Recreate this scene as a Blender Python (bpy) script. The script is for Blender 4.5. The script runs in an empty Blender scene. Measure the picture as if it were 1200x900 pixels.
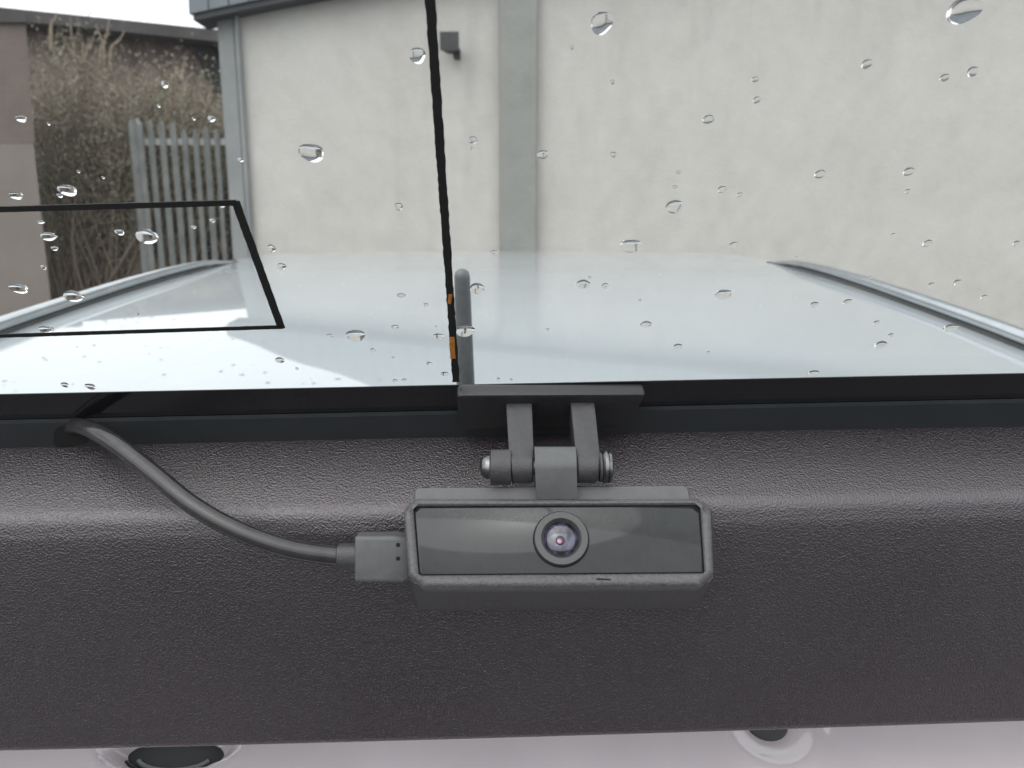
import bpy, bmesh, math, random
from mathutils import Vector, Matrix, noise

scene = bpy.context.scene
COL = scene.collection
R = math.radians

# ------------------------------------------------------------------ camera, sky, sun, exposure
F = 920.0                      # focal length in photo pixels (photo is 1200 x 900)
PITCH = R(11.4)
CAM = Vector((0.0, 0.0, 1.70))
cd = bpy.data.cameras.new('camera'); cam = bpy.data.objects.new('camera', cd); COL.objects.link(cam)
cam.location = CAM; cam.rotation_euler = (math.pi/2 - PITCH, 0, 0)
cd.sensor_width = 36; cd.lens = 36*F/1200; cd.clip_start = 0.01; cd.clip_end = 500
cd.dof.use_dof = True; cd.dof.focus_distance = 0.232; cd.dof.aperture_fstop = 26
scene.camera = cam

SUN_EL, SUN_AZ = R(58), R(215)     # compass-like: measured clockwise from +Y
w = bpy.data.worlds.new('World'); scene.world = w; w.use_nodes = True
nt = w.node_tree; nt.nodes.clear()
sk = nt.nodes.new('ShaderNodeTexSky'); sk.sky_type = 'NISHITA'; sk.sun_disc = False
sk.sun_elevation = SUN_EL; sk.sun_rotation = SUN_AZ; sk.air_density = 1.0; sk.dust_density = 6.0; sk.ozone_density = 1.0
hs = nt.nodes.new('ShaderNodeHueSaturation'); hs.inputs['Saturation'].default_value = 0.12
bg = nt.nodes.new('ShaderNodeBackground'); bg.inputs['Strength'].default_value = 0.15
wo = nt.nodes.new('ShaderNodeOutputWorld')
cl = nt.nodes.new('ShaderNodeMix'); cl.data_type = 'RGBA'; cl.inputs[0].default_value = 0.75      # even cloud deck over the clear sky
cl.inputs[7].default_value = (7.6, 7.9, 8.2, 1)
nt.links.new(sk.outputs[0], hs.inputs['Color']); nt.links.new(hs.outputs[0], cl.inputs[6]); nt.links.new(cl.outputs[2], bg.inputs[0]); nt.links.new(bg.outputs[0], wo.inputs[0])
sd = bpy.data.lights.new('sun', 'SUN'); sd.energy = 0.8; sd.angle = R(75); sd.color = (1.0, 0.97, 0.93)
sun = bpy.data.objects.new('sun', sd); COL.objects.link(sun)
sdir = Vector((math.sin(SUN_AZ)*math.cos(SUN_EL), math.cos(SUN_AZ)*math.cos(SUN_EL), math.sin(SUN_EL)))
sun.rotation_euler = sdir.to_track_quat('Z', 'Y').to_euler(); sun.location = sdir*20
vs = scene.view_settings; vs.view_transform = 'Standard'; vs.look = 'None'; vs.gamma = 1; vs.exposure = 0.78
vs.use_curve_mapping = False
scene.cycles.max_bounces = 14; scene.cycles.transparent_max_bounces = 24; scene.cycles.transmission_bounces = 12

# ------------------------------------------------------------------ pixel -> place
FWD = Vector((0, math.cos(PITCH), -math.sin(PITCH))); UP = Vector((0, math.sin(PITCH), math.cos(PITCH))); RT = Vector((1, 0, 0))
def C(x, y, z):                    # camera-frame metres (right, up, forward) -> world
    return CAM + RT*x + UP*y + FWD*z
def ray(px, py): return RT*((px-600)/F) + UP*((450-py)/F) + FWD
def P(px, py, depth): return CAM + ray(px, py)*depth
def PY(px, py, Y):                 # where the ray meets the vertical plane y = Y
    d = ray(px, py); return CAM + d*((Y-CAM.y)/d.y)
def hit(px, py, o, n):
    d = ray(px, py); return CAM + d*((o-CAM).dot(n)/d.dot(n))

# ------------------------------------------------------------------ materials
def new_mat(name):
    m = bpy.data.materials.new(name); m.use_nodes = True
    t = m.node_tree; b = t.nodes['Principled BSDF']
    return m, t, b
def N(t, kind, **kw):
    n = t.nodes.new(kind)
    for k, v in kw.items():
        if k in n.inputs: n.inputs[k].default_value = v
        else: setattr(n, k, v)
    return n
def coords(t, scale=(1,1,1), which='Object'):
    c = N(t, 'ShaderNodeTexCoord'); mp = N(t, 'ShaderNodeMapping'); mp.inputs['Scale'].default_value = scale
    t.links.new(c.outputs[which], mp.inputs[0]); return mp.outputs[0]
def ramp(t, fac, stops):
    r = N(t, 'ShaderNodeValToRGB'); e = r.color_ramp.elements
    while len(e) < len(stops): e.new(0.5)
    for i, (p, c) in enumerate(stops):
        e[i].position = p; e[i].color = (c[0], c[1], c[2], 1) if len(c) > 2 else (c[0],)*3 + (1,)
    t.links.new(fac, r.inputs[0]); return r.outputs[0]
def mixc(t, fac, a, b, mode='MIX'):
    m = N(t, 'ShaderNodeMix', data_type='RGBA', blend_type=mode)
    for sock, v in ((m.inputs[0], fac), (m.inputs[6], a), (m.inputs[7], b)):
        if isinstance(v, (int, float)): sock.default_value = v
        elif isinstance(v, (tuple, list)): sock.default_value = (*v, 1) if len(v) == 3 else v
        else: t.links.new(v, sock)
    return m.outputs[2]
def bump(t, b, h, dist, strength=1.0):
    n = N(t, 'ShaderNodeBump', Strength=strength, Distance=dist); t.links.new(h, n.inputs['Height'])
    t.links.new(n.outputs[0], b.inputs['Normal']); return n
def noisy(name, c1, c2, scale, rough=0.6, detail=6, rough_var=0.0, bscale=None, bdist=0.0, metallic=0, stretch=(1,1,1), coat=0, spec=0.5):
    m, t, b = new_mat(name); v = coords(t, stretch)
    n = N(t, 'ShaderNodeTexNoise', Scale=scale, Detail=detail, Roughness=0.6); t.links.new(v, n.inputs['Vector'])
    t.links.new(ramp(t, n.outputs[0], [(0.3, c1), (0.7, c2)]), b.inputs['Base Color'])
    b.inputs['Roughness'].default_value = rough; b.inputs['Metallic'].default_value = metallic
    b.inputs['Coat Weight'].default_value = coat; b.inputs['Specular IOR Level'].default_value = spec
    if rough_var:
        t.links.new(ramp(t, n.outputs[0], [(0.25, (max(0, rough-rough_var),)*3), (0.75, (rough+rough_var,)*3)]), b.inputs['Roughness'])
    if bscale:
        n2 = N(t, 'ShaderNodeTexNoise', Scale=bscale, Detail=3); t.links.new(v, n2.inputs['Vector'])
        bump(t, b, n2.outputs[0], bdist)
    return m

M = {}
# moulded, grained tailgate plastic
m, t, b = new_mat('grained_plastic'); v = coords(t)
vo = N(t, 'ShaderNodeTexVoronoi', Scale=1750, feature='SMOOTH_F1', Smoothness=0.6, Randomness=1.0)
wn = N(t, 'ShaderNodeTexNoise', Scale=1300, Detail=3)
mp = N(t, 'ShaderNodeVectorMath', operation='MULTIPLY_ADD'); mp.inputs[1].default_value = (0.0007,)*3
t.links.new(v, wn.inputs['Vector']); t.links.new(wn.outputs[1], mp.inputs[0]); t.links.new(v, mp.inputs[2])
t.links.new(mp.outputs[0], vo.inputs['Vector'])
fn = N(t, 'ShaderNodeTexNoise', Scale=4200, Detail=3); t.links.new(v, fn.inputs['Vector'])
ad = N(t, 'ShaderNodeMath', operation='MULTIPLY_ADD'); ad.inputs[1].default_value = 0.6
t.links.new(fn.outputs[0], ad.inputs[0]); t.links.new(vo.outputs['Distance'], ad.inputs[2])
bump(t, b, ad.outputs[0], 0.00020, 1.0)
dn = N(t, 'ShaderNodeTexNoise', Scale=14, Detail=5); t.links.new(v, dn.inputs['Vector'])
du = N(t, 'ShaderNodeTexVoronoi', Scale=150, Randomness=1.0); t.links.new(v, du.inputs['Vector'])
dm = N(t, 'ShaderNodeMath', operation='MULTIPLY'); t.links.new(ramp(t, du.outputs['Distance'], [(0.03, (1,)*3), (0.06, (0,)*3)]), dm.inputs[0])
t.links.new(ramp(t, du.outputs['Color'], [(0.86, (0,)*3), (0.90, (1,)*3)]), dm.inputs[1])
t.links.new(mixc(t, dm.outputs[0], ramp(t, dn.outputs[0], [(0.3, (0.0145, 0.0105, 0.0128)), (0.75, (0.020, 0.0150, 0.018))]), (0.25, 0.24, 0.24)), b.inputs['Base Color'])
b.inputs['Roughness'].default_value = 0.31; b.inputs['Specular IOR Level'].default_value = 1.0; b.inputs['IOR'].default_value = 1.54; b.inputs['Specular Tint'].default_value = (1.0, 0.955, 0.985, 1)
rn = N(t, 'ShaderNodeTexNoise', Scale=22, Detail=6, Roughness=0.65); t.links.new(v, rn.inputs['Vector'])
t.links.new(ramp(t, rn.outputs[0], [(0.3, (0.25,)*3), (0.7, (0.38,)*3)]), b.inputs['Roughness'])
M['trim'] = m
M['camera_plastic'] = noisy('matt_camera_plastic', (0.028, 0.027, 0.029), (0.042, 0.041, 0.043), 400, 0.42, 4, 0.08, 2400, 0.00014)
M['bezel'] = noisy('speckled_bezel_plastic', (0.040, 0.039, 0.041), (0.082, 0.080, 0.083), 1300, 0.38, 3, 0.10, 2400, 0.00018)
M['plate'] = noisy('black_mount_plastic', (0.010, 0.010, 0.011), (0.016, 0.016, 0.017), 400, 0.42, 4, 0.06, 2600, 0.00006)
M['camera_grey'] = noisy('grey_camera_plastic', (0.066, 0.068, 0.069), (0.086, 0.088, 0.089), 300, 0.5, 4, 0.05, 2600, 0.00005)
M['faceplate'] = noisy('gloss_black_faceplate', (0.010, 0.011, 0.012), (0.016, 0.017, 0.018), 200, 0.09, 4, 0.03)
M['lens_ring'] = noisy('lens_ring_plastic', (0.03, 0.03, 0.031), (0.045, 0.045, 0.046), 900, 0.35, 4, 0.08)
M['lens_barrel'] = noisy('lens_barrel_black', (0.01, 0.01, 0.012), (0.02, 0.02, 0.025), 900, 0.25)
m, t, b = new_mat('lens_coating'); v = coords(t)
ln = N(t, 'ShaderNodeTexNoise', Scale=500, Detail=3); t.links.new(v, ln.inputs['Vector'])
t.links.new(ramp(t, ln.outputs[0], [(0.38, (0.008, 0.008, 0.012)), (0.68, (0.075, 0.075, 0.105))]), b.inputs['Base Color'])
b.inputs['Roughness'].default_value = 0.08; b.inputs['Coat Weight'].default_value = 1
b.inputs['Coat Tint'].default_value = (0.9, 0.88, 1, 1); M['lens'] = m
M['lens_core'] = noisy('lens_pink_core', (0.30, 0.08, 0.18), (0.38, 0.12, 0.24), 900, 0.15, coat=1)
M['bolt'] = noisy('dull_steel_bolt', (0.12, 0.12, 0.125), (0.22, 0.22, 0.23), 700, 0.30, metallic=1)
M['cable'] = noisy('black_cable_jacket', (0.020, 0.019, 0.020), (0.030, 0.029, 0.030), 300, 0.17, 4, 0.05)
M['hole_shade'] = noisy('painted_hole_shade', (0.004, 0.004, 0.004), (0.006, 0.006, 0.006), 100, 0.9)  # near-black colour standing in for the shade inside small openings
M['frit'] = noisy('ceramic_frit', (0.006, 0.006, 0.007), (0.010, 0.010, 0.011), 60, 0.10, 5, 0.03)
M['seal'] = noisy('slate_rubber_seal', (0.016, 0.020, 0.022), (0.022, 0.026, 0.029), 120, 0.35, 5, 0.05)
M['print'] = noisy('printed_line_ink', (0.006, 0.006, 0.006), (0.012, 0.012, 0.012), 900, 0.4)
M['copper'] = noisy('bare_copper', (0.55, 0.20, 0.04), (0.75, 0.32, 0.08), 900, 0.35, metallic=0.6)
# car paint
m, t, b = new_mat('white_car_paint'); v = coords(t)
pn = N(t, 'ShaderNodeTexNoise', Scale=3, Detail=6); t.links.new(v, pn.inputs['Vector'])
t.links.new(ramp(t, pn.outputs[0], [(0.3, (0.30, 0.335, 0.355)), (0.7, (0.345, 0.378, 0.397))]), b.inputs['Base Color'])
b.inputs['Roughness'].default_value = 0.45; b.inputs['Coat Weight'].default_value = 1; b.inputs['Coat Roughness'].default_value = 0.02
b.inputs['Coat IOR'].default_value = 1.6
op = N(t, 'ShaderNodeTexNoise', Scale=6, Detail=1); t.links.new(v, op.inputs['Vector'])
bp = N(t, 'ShaderNodeBump', Strength=0.25, Distance=0.002); t.links.new(op.outputs[0], bp.inputs['Height']); t.links.new(bp.outputs[0], b.inputs['Coat Normal'])
M['paint'] = m
M['paint_pink'] = noisy('aperture_paint', (0.43, 0.39, 0.405), (0.52, 0.472, 0.487), 9, 0.22, 6, 0.05, coat=0.6)
M['rail'] = noisy('silver_rail', (0.42, 0.45, 0.47), (0.52, 0.55, 0.57), 30, 0.25, metallic=0.85)
M['gasket'] = noisy('rail_gasket', (0.03, 0.035, 0.035), (0.05, 0.05, 0.05), 50, 0.6)
M['antenna'] = noisy('antenna_rubber', (0.085, 0.092, 0.100), (0.12, 0.127, 0.135), 200, 0.5)
# thin automotive glass: same law from both faces
m = bpy.data.materials.new('tailgate_glass'); m.use_nodes = True; t = m.node_tree; t.nodes.clear()
g = N(t, 'ShaderNodeNewGeometry'); dp = N(t, 'ShaderNodeVectorMath', operation='DOT_PRODUCT')
t.links.new(g.outputs['Incoming'], dp.inputs[0]); t.links.new(g.outputs['Normal'], dp.inputs[1])
ab = N(t, 'ShaderNodeMath', operation='ABSOLUTE'); t.links.new(dp.outputs['Value'], ab.inputs[0])
om = N(t, 'ShaderNodeMath', operation='SUBTRACT'); om.inputs[0].default_value = 1; t.links.new(ab.outputs[0], om.inputs[1])
pw = N(t, 'ShaderNodeMath', operation='POWER'); t.links.new(om.outputs[0], pw.inputs[0]); pw.inputs[1].default_value = 5
ma = N(t, 'ShaderNodeMath', operation='MULTIPLY_ADD', use_clamp=True); t.links.new(pw.outputs[0], ma.inputs[0]); ma.inputs[1].default_value = 0.95; ma.inputs[2].default_value = 0.045
tr = N(t, 'ShaderNodeBsdfTransparent'); tr.inputs[0].default_value = (0.978, 0.982, 0.974, 1)
gl = N(t, 'ShaderNodeBsdfGlossy', Roughness=0.0)
mx = N(t, 'ShaderNodeMixShader'); t.links.new(ma.outputs[0], mx.inputs[0]); t.links.new(tr.outputs[0], mx.inputs[1]); t.links.new(gl.outputs[0], mx.inputs[2])
ou = N(t, 'ShaderNodeOutputMaterial'); t.links.new(mx.outputs[0], ou.inputs[0]); M['glass'] = m
m, t, b = new_mat('rain_water'); b.inputs['Base Color'].default_value = (1, 1, 1, 1); b.inputs['Roughness'].default_value = 0.0
b.inputs['IOR'].default_value = 1.333; b.inputs['Transmission Weight'].default_value = 1.0; M['water'] = m
# rendered wall, weather-stained
m, t, b = new_mat('weathered_render'); v = coords(t)
n1 = N(t, 'ShaderNodeTexNoise', Scale=2.2, Detail=8, Roughness=0.65); t.links.new(v, n1.inputs['Vector'])
base = ramp(t, n1.outputs[0], [(0.3, (0.41, 0.398, 0.372)), (0.7, (0.49, 0.477, 0.450))])
n2 = N(t, 'ShaderNodeTexNoise', Scale=9, Detail=7, Roughness=0.7); t.links.new(v, n2.inputs['Vector'])
base = mixc(t, 0.30, base, ramp(t, n2.outputs[0], [(0.32, (0.36, 0.352, 0.332)), (0.66, (0.54, 0.528, 0.50))]))
vs2 = coords(t, (5.5, 5.5, 0.7))
n3 = N(t, 'ShaderNodeTexNoise', Scale=1.3, Detail=5, Roughness=0.6); t.links.new(vs2, n3.inputs['Vector'])
st = ramp(t, n3.outputs[0], [(0.50, (0, 0, 0)), (0.68, (1, 1, 1))])
n4 = N(t, 'ShaderNodeTexNoise', Scale=0.8, Detail=3); t.links.new(v, n4.inputs['Vector'])
sm = N(t, 'ShaderNodeMath', operation='MULTIPLY'); t.links.new(st, sm.inputs[0]); t.links.new(ramp(t, n4.outputs[0], [(0.46, (0,)*3), (0.70, (0.5,)*3)]), sm.inputs[1])
base = mixc(t, sm.outputs[0], base, (0.30, 0.295, 0.275))
n5 = N(t, 'ShaderNodeTexNoise', Scale=0.5, Detail=4); t.links.new(v, n5.inputs['Vector'])
base = mixc(t, ramp(t, n5.outputs[0], [(0.5, (0,)*3), (0.75, (0.25,)*3)]), base, (0.50, 0.52, 0.47))
t.links.new(base, b.inputs['Base Color']); b.inputs['Roughness'].default_value = 0.9
n6 = N(t, 'ShaderNodeTexNoise', Scale=60, Detail=5); t.links.new(v, n6.inputs['Vector']); bump(t, b, n6.outputs[0], 0.006, 0.6)
M['render'] = m
M['pilaster'] = noisy('grey_pilaster_paint', (0.205, 0.212, 0.198), (0.26, 0.267, 0.252), 4, 0.85, 7, bscale=60, bdist=0.003)
M['corner'] = noisy('grey_corner_trim', (0.165, 0.175, 0.178), (0.23, 0.24, 0.243), 5, 0.6, 6)
M['zinc'] = noisy('zinc_cladding', (0.10, 0.118, 0.135), (0.15, 0.172, 0.19), 4, 0.5, 6, metallic=0.2)
M['dark_edge'] = noisy('dark_drip_edge', (0.03, 0.033, 0.04), (0.045, 0.05, 0.055), 8, 0.6)
M['galv'] = noisy('galvanised_steel', (0.19, 0.203, 0.198), (0.30, 0.316, 0.31), 6, 0.5, 6, metallic=0.35)
M['brown_wall'] = noisy('brown_render', (0.105, 0.084, 0.074), (0.15, 0.124, 0.109), 1.6, 0.9, 7, bscale=40, bdist=0.004)
M['brown_wall_low'] = noisy('tan_plinth', (0.145, 0.126, 0.112), (0.19, 0.167, 0.150), 1.6, 0.9, 7)
M['shed_sheet'] = noisy('rusty_brown_sheet', (0.15, 0.11, 0.098), (0.25, 0.20, 0.175), 3, 0.7, 7, stretch=(4, 1, 0.6))
M['shed_dark'] = noisy('dark_tarred_board', (0.035, 0.034, 0.036), (0.065, 0.060, 0.060), 5, 0.8)
M['black_board'] = noisy('black_board', (0.010, 0.010, 0.012), (0.018, 0.018, 0.020), 5, 0.8)
M['bark'] = noisy('twig_bark', (0.17, 0.135, 0.105), (0.30, 0.245, 0.19), 20, 0.9)
m, t, b = new_mat('olive_leaves')
oi = N(t, 'ShaderNodeTexCoord'); ln2 = N(t, 'ShaderNodeTexNoise', Scale=3.5, Detail=6, Roughness=0.7); t.links.new(oi.outputs['Object'], ln2.inputs['Vector'])
t.links.new(ramp(t, ln2.outputs[0], [(0.3, (0.115, 0.12, 0.082)), (0.5, (0.20, 0.195, 0.138)), (0.72, (0.31, 0.285, 0.215))]), b.inputs['Base Color'])
b.inputs['Roughness'].default_value = 0.7; M['leaf'] = m
M['ground'] = noisy('wet_tarmac', (0.04, 0.04, 0.042), (0.07, 0.07, 0.07), 8, 0.7, 8, bscale=150, bdist=0.004)
M['lamp'] = noisy('lamp_housing', (0.016, 0.017, 0.018), (0.03, 0.031, 0.032), 20, 0.5)
M['dark_glass'] = noisy('tinted_glass', (0.01, 0.011, 0.012), (0.014, 0.015, 0.016), 5, 0.05)

# ------------------------------------------------------------------ mesh helpers
def finish(bm, name, mat, parent=None, smooth=True, ang=38, origin=None):
    bmesh.ops.recalc_face_normals(bm, faces=bm.faces)
    if smooth:
        for f in bm.faces: f.smooth = True
        for e in bm.edges:
            if len(e.link_faces) == 2 and e.calc_face_angle(0) > R(ang): e.smooth = False
    me = bpy.data.meshes.new(name)
    o = bpy.data.objects.new(name, me); COL.objects.link(o)
    par = origin
    if par is None and parent is not None: par = Vector(parent.matrix_world.translation) if parent.type != 'EMPTY' else Vector(parent.location)
    if origin is not None and parent is None: o.location = origin
    if parent is not None:
        o.parent = parent
        base = world_of(parent)
        o.matrix_parent_inverse = Matrix.Identity(4)
        bmesh.ops.translate(bm, verts=bm.verts, vec=-base)
    elif origin is not None:
        bmesh.ops.translate(bm, verts=bm.verts, vec=-Vector(origin))
    bm.to_mesh(me); bm.free()
    me.materials.append(mat)
    return o
def world_of(o):
    p = Vector(o.location)
    while o.parent: o = o.parent; p += Vector(o.location)
    return p
def tag(o, label=None, cat=None, group=None, kind=None):
    if label: o['label'] = label
    if cat: o['category'] = cat
    if group: o['group'] = group
    if kind: o['kind'] = kind
    return o
def empty(name, loc, label, cat, group=None):
    o = bpy.data.objects.new(name, None); COL.objects.link(o); o.location = loc; o.empty_display_size = 0.02
    return tag(o, label, cat, group)
def loft(bm, loops, cap=True, closed=True):
    vs_ = [[bm.verts.new(p) for p in lp] for lp in loops]
    n = len(loops[0])
    for a, c in zip(vs_, vs_[1:]):
        for i in range(n if closed else n-1):
            j = (i+1) % n
            bm.faces.new((a[i], a[j], c[j], c[i]))
    if cap:
        bm.faces.new(vs_[0]); bm.faces.new(list(reversed(vs_[-1])))
    return vs_
def rounded(pts, r, seg=4):        # 2-D polygon with rounded corners
    out = []; n = len(pts)
    for i in range(n):
        p = Vector(pts[i]); a = Vector(pts[i-1]); c = Vector(pts[(i+1) % n])
        da = (a-p); dc = (c-p); rr = min(r, da.length*0.45, dc.length*0.45)
        s = p+da.normalized()*rr; e = p+dc.normalized()*rr
        for k in range(seg+1):
            u = k/seg; out.append((1-u)**2*s + 2*u*(1-u)*p + u*u*e)
    return out
def box(bm, lo, hi):
    x0, y0, z0 = lo; x1, y1, z1 = hi
    v = [bm.verts.new(p) for p in ((x0,y0,z0),(x1,y0,z0),(x1,y1,z0),(x0,y1,z0),(x0,y0,z1),(x1,y0,z1),(x1,y1,z1),(x0,y1,z1))]
    for f in ((0,3,2,1),(4,5,6,7),(0,1,5,4),(1,2,6,5),(2,3,7,6),(3,0,4,7)): bm.faces.new([v[i] for i in f])
def catmull(pts, per=10):
    out = []; n = len(pts)
    for i in range(n-1):
        p0 = pts[max(i-1, 0)]; p1 = pts[i]; p2 = pts[i+1]; p3 = pts[min(i+2, n-1)]
        for k in range(per):
            u = k/per
            out.append(0.5*((2*p1)+(p2-p0)*u+(2*p0-5*p1+4*p2-p3)*u*u+(3*p1-p0-3*p2+p3)*u**3))
    out.append(pts[-1]); return out
def tube(bm, path, rad, seg=14, cap=True):
    loops = []; prev = None
    for i, p in enumerate(path):
        tg = (path[min(i+1, len(path)-1)]-path[max(i-1, 0)]).normalized()
        if prev is None: s = tg.orthogonal().normalized()
        else: s = (prev-tg*prev.dot(tg)).normalized()
        prev = s; q = tg.cross(s)
        r = rad(i/(len(path)-1)) if callable(rad) else rad
        loops.append([p+(s*math.cos(2*math.pi*k/seg)+q*math.sin(2*math.pi*k/seg))*r for k in range(seg)])
    loft(bm, loops, cap)

# ------------------------------------------------------------------ the ground
bm = bmesh.new()
S = 150
gv = [bm.verts.new((x, y, 0)) for x, y in ((-S,-S),(S,-S),(S,S),(-S,S))]; bm.faces.new(gv)
tag(finish(bm, 'ground', M['ground']), kind='structure')

# ------------------------------------------------------------------ the building behind the car
WY = 5.0
bld = empty('rendered_building', (0.5, WY, 0), 'pale rendered building with grey pilaster and zinc eave', 'building')
def wp(px, py, Y=WY): return PY(px, py, Y)
eL = wp(236, 28); eR = wp(372, -2)       # eave line seen at the top left
sl = (eR.z-eL.z)/(eR.x-eL.x)
def eave(x):                              # rises to the right and flattens towards the ridge
    u = x-eL.x
    return eL.z + sl*u/(1+0.12*max(u, 0))
xl = wp(283, 150).x; XR = 6.5
bm = bmesh.new()
n = 24; fr = []; bk = []
for i in range(n+1):
    x = xl + (XR-xl)*i/n
    fr.append((x, eave(x)))
for Yy in (WY, WY+6):
    pass
lo = [bm.verts.new((x, WY, 0)) for x, z in fr]; hi = [bm.verts.new((x, WY, z)) for x, z in fr]
lo2 = [bm.verts.new((x, WY+6, 0)) for x, z in fr]; hi2 = [bm.verts.new((x, WY+6, z)) for x, z in fr]
for i in range(n):
    bm.faces.new((lo[i], lo[i+1], hi[i+1], hi[i])); bm.faces.new((lo2[i+1], lo2[i], hi2[i], hi2[i+1])); bm.faces.new((hi[i], hi[i+1], hi2[i+1], hi2[i]))
bm.faces.new((lo[0], hi[0], hi2[0], lo2[0])); bm.faces.new((lo[n], lo2[n], hi2[n], hi[n]))
finish(bm, 'wall', M['render'], bld)
# pilaster
bm = bmesh.new()
a, c = wp(587.5, 0), wp(631.5, 0); a2, c2 = wp(583, 300), wp(627, 300)
xa = (a.x+a2.x)/2; xc = (c.x+c2.x)/2
box(bm, (xa, WY-0.07, 0), (xc, WY+0.02, eave(xa)-0.02))
bmesh.ops.bevel(bm, geom=list(bm.edges), offset=0.006, segments=2, affect='EDGES')
finish(bm, 'pilaster', M['pilaster'], bld)
# corner strip
bm = bmesh.new()
box(bm, (wp(264, 150).x, WY-0.025, 0), (xl+0.004, WY+0.12, eL.z+0.03))
bmesh.ops.bevel(bm, geom=list(bm.edges), offset=0.006, segments=2, affect='EDGES')
finish(bm, 'corner_strip', M['corner'], bld)
bm = bmesh.new(); tube(bm, [Vector((xl+0.022, WY-0.03, 0)), Vector((xl+0.022, WY-0.03, eL.z+0.05))], 0.016, 10)
finish(bm, 'downpipe', M['corner'], bld)
# drip edge and zinc cladding in seamed sheets
def strip(z0, z1, y0, y1, x0, x1, m_, name, par, nn=20):
    bm = bmesh.new(); lp = []
    for i in range(nn+1):
        x = x0+(x1-x0)*i/nn; e = eave(x)
        lp.append([Vector((x, y0, e+z0)), Vector((x, y1, e+z0)), Vector((x, y1, e+z1)), Vector((x, y0, e+z1))])
    loft(bm, lp); return finish(bm, name, m_, par)
x0 = wp(233, 20).x
strip(-0.012, 0.020, WY-0.13, WY+0.1, x0+0.015, XR, M['dark_edge'], 'drip_edge', bld)
def zh(x): return min(0.13+0.40*(x-x0), 2.0)
k = 0; xs = x0
roofp = strip(0.10, 0.12, WY-0.09, WY+6.2, x0, XR, M['zinc'], 'roof', bld)
while xs < XR:
    xe = min(xs+0.118, XR)
    bm = bmesh.new(); lp = []
    for x in (xs, xe-0.006):
        e = eave(x)
        lp.append([Vector((x, WY-0.15, e+0.021)), Vector((x, WY-0.11, e+0.021)), Vector((x, WY-0.10, e+zh(x))), Vector((x, WY-0.14, e+zh(x)))])
    loft(bm, lp)
    finish(bm, 'zinc_panel', M['zinc'], bld, smooth=False)
    xs = xe
bm = bmesh.new(); lp = []
for i in range(61):
    x = x0+0.004+(XR-x0-0.008)*i/60; e = eave(x); h_ = zh(x)-0.03
    lp.append([Vector((x, WY-0.105, e+0.03)), Vector((x, WY-0.02, e+0.03)), Vector((x, WY-0.02, e+h_)), Vector((x, WY-0.095, e+h_))])
loft(bm, lp); finish(bm, 'cladding_backing', M['dark_edge'], bld)
# floodlight on the wall
fp = wp(530, 57)
fl = empty('flood_light', (fp.x, WY, fp.z), 'small dark box lamp fixed high on the pale wall', 'lamp')
bm = bmesh.new()
def quadloop(cx, y, cz, w_, h_): return [Vector((cx-w_, y, cz-h_)), Vector((cx+w_, y, cz-h_)), Vector((cx+w_, y, cz+h_)), Vector((cx-w_, y, cz+h_))]
loft(bm, [quadloop(fp.x+0.012, WY-0.05, fp.z-0.012, 0.030, 0.030), quadloop(fp.x-0.004, WY-0.12, fp.z+0.012, 0.052, 0.046), quadloop(fp.x-0.006, WY-0.14, fp.z+0.014, 0.056, 0.05)])
finish(bm, 'lamp_body', M['lamp'], fl)
bm = bmesh.new(); box(bm, (fp.x+0.01, WY-0.06, fp.z-0.06), (fp.x+0.05, WY+0.01, fp.z-0.01)); finish(bm, 'bracket', M['lamp'], fl)

# ------------------------------------------------------------------ fence of steel pales
FY = 6.6
fa = PY(157, 141, FY)
fen = empty('palisade_fence', (fa.x, FY, 0), 'grey galvanised palisade fence of upright steel pales', 'fence')
pal = [(155, 172, 141), (176, 184.5, 143), (189, 198, 143.5), (202, 211, 146), (215, 223, 153), (228, 236, 154), (240, 249, 150), (253, 260, 152), (266, 273, 150)]
for i, (a_, b_, top) in enumerate(pal):
    p0, p1 = PY(a_, 200, FY), PY(b_, 200, FY); zt = PY(a_, top, FY).z; wd = (p1.x-p0.x)*(0.8 if i else 0.95); xm = (p0.x+p1.x)/2
    # W-profiled pale
    prof = [(-0.5, 0.0), (-0.25, -0.25), (0.0, -0.05), (0.25, -0.25), (0.5, 0.0), (0.45, 0.06), (0.25, -0.17), (0.0, 0.05), (-0.25, -0.17), (-0.45, 0.06)]
    bm = bmesh.new()
    lp = [[Vector((xm+u*wd, FY+v_*wd, z)) for u, v_ in prof] for z in (0.05, zt-0.03)]
    lp.append([Vector((xm+u*wd*0.5, FY+v_*wd, zt+0.01)) for u, v_ in prof])
    loft(bm, lp); finish(bm, 'pale', M['galv'], fen, ang=20)
for zz in (0.45, PY(200, 166, FY).z):
    bm = bmesh.new(); box(bm, (fa.x, FY+0.012, zz-0.025), (PY(300, 200, FY).x, FY+0.055, zz+0.025)); finish(bm, 'rail', M['galv'], fen)

# ------------------------------------------------------------------ brown sheds and wall on the left
SY = 9.5
shed = empty('brown_shed', (PY(200, 100, SY).x, SY, 0), 'long brown sheeted shed with dark eave behind the shrub', 'shed')
rl, rr = PY(-60, 2, SY-0.5), PY(268, 36, SY-0.5)
wxl, wxr = PY(-80, 60, SY).x, PY(330, 60, SY).x
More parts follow.
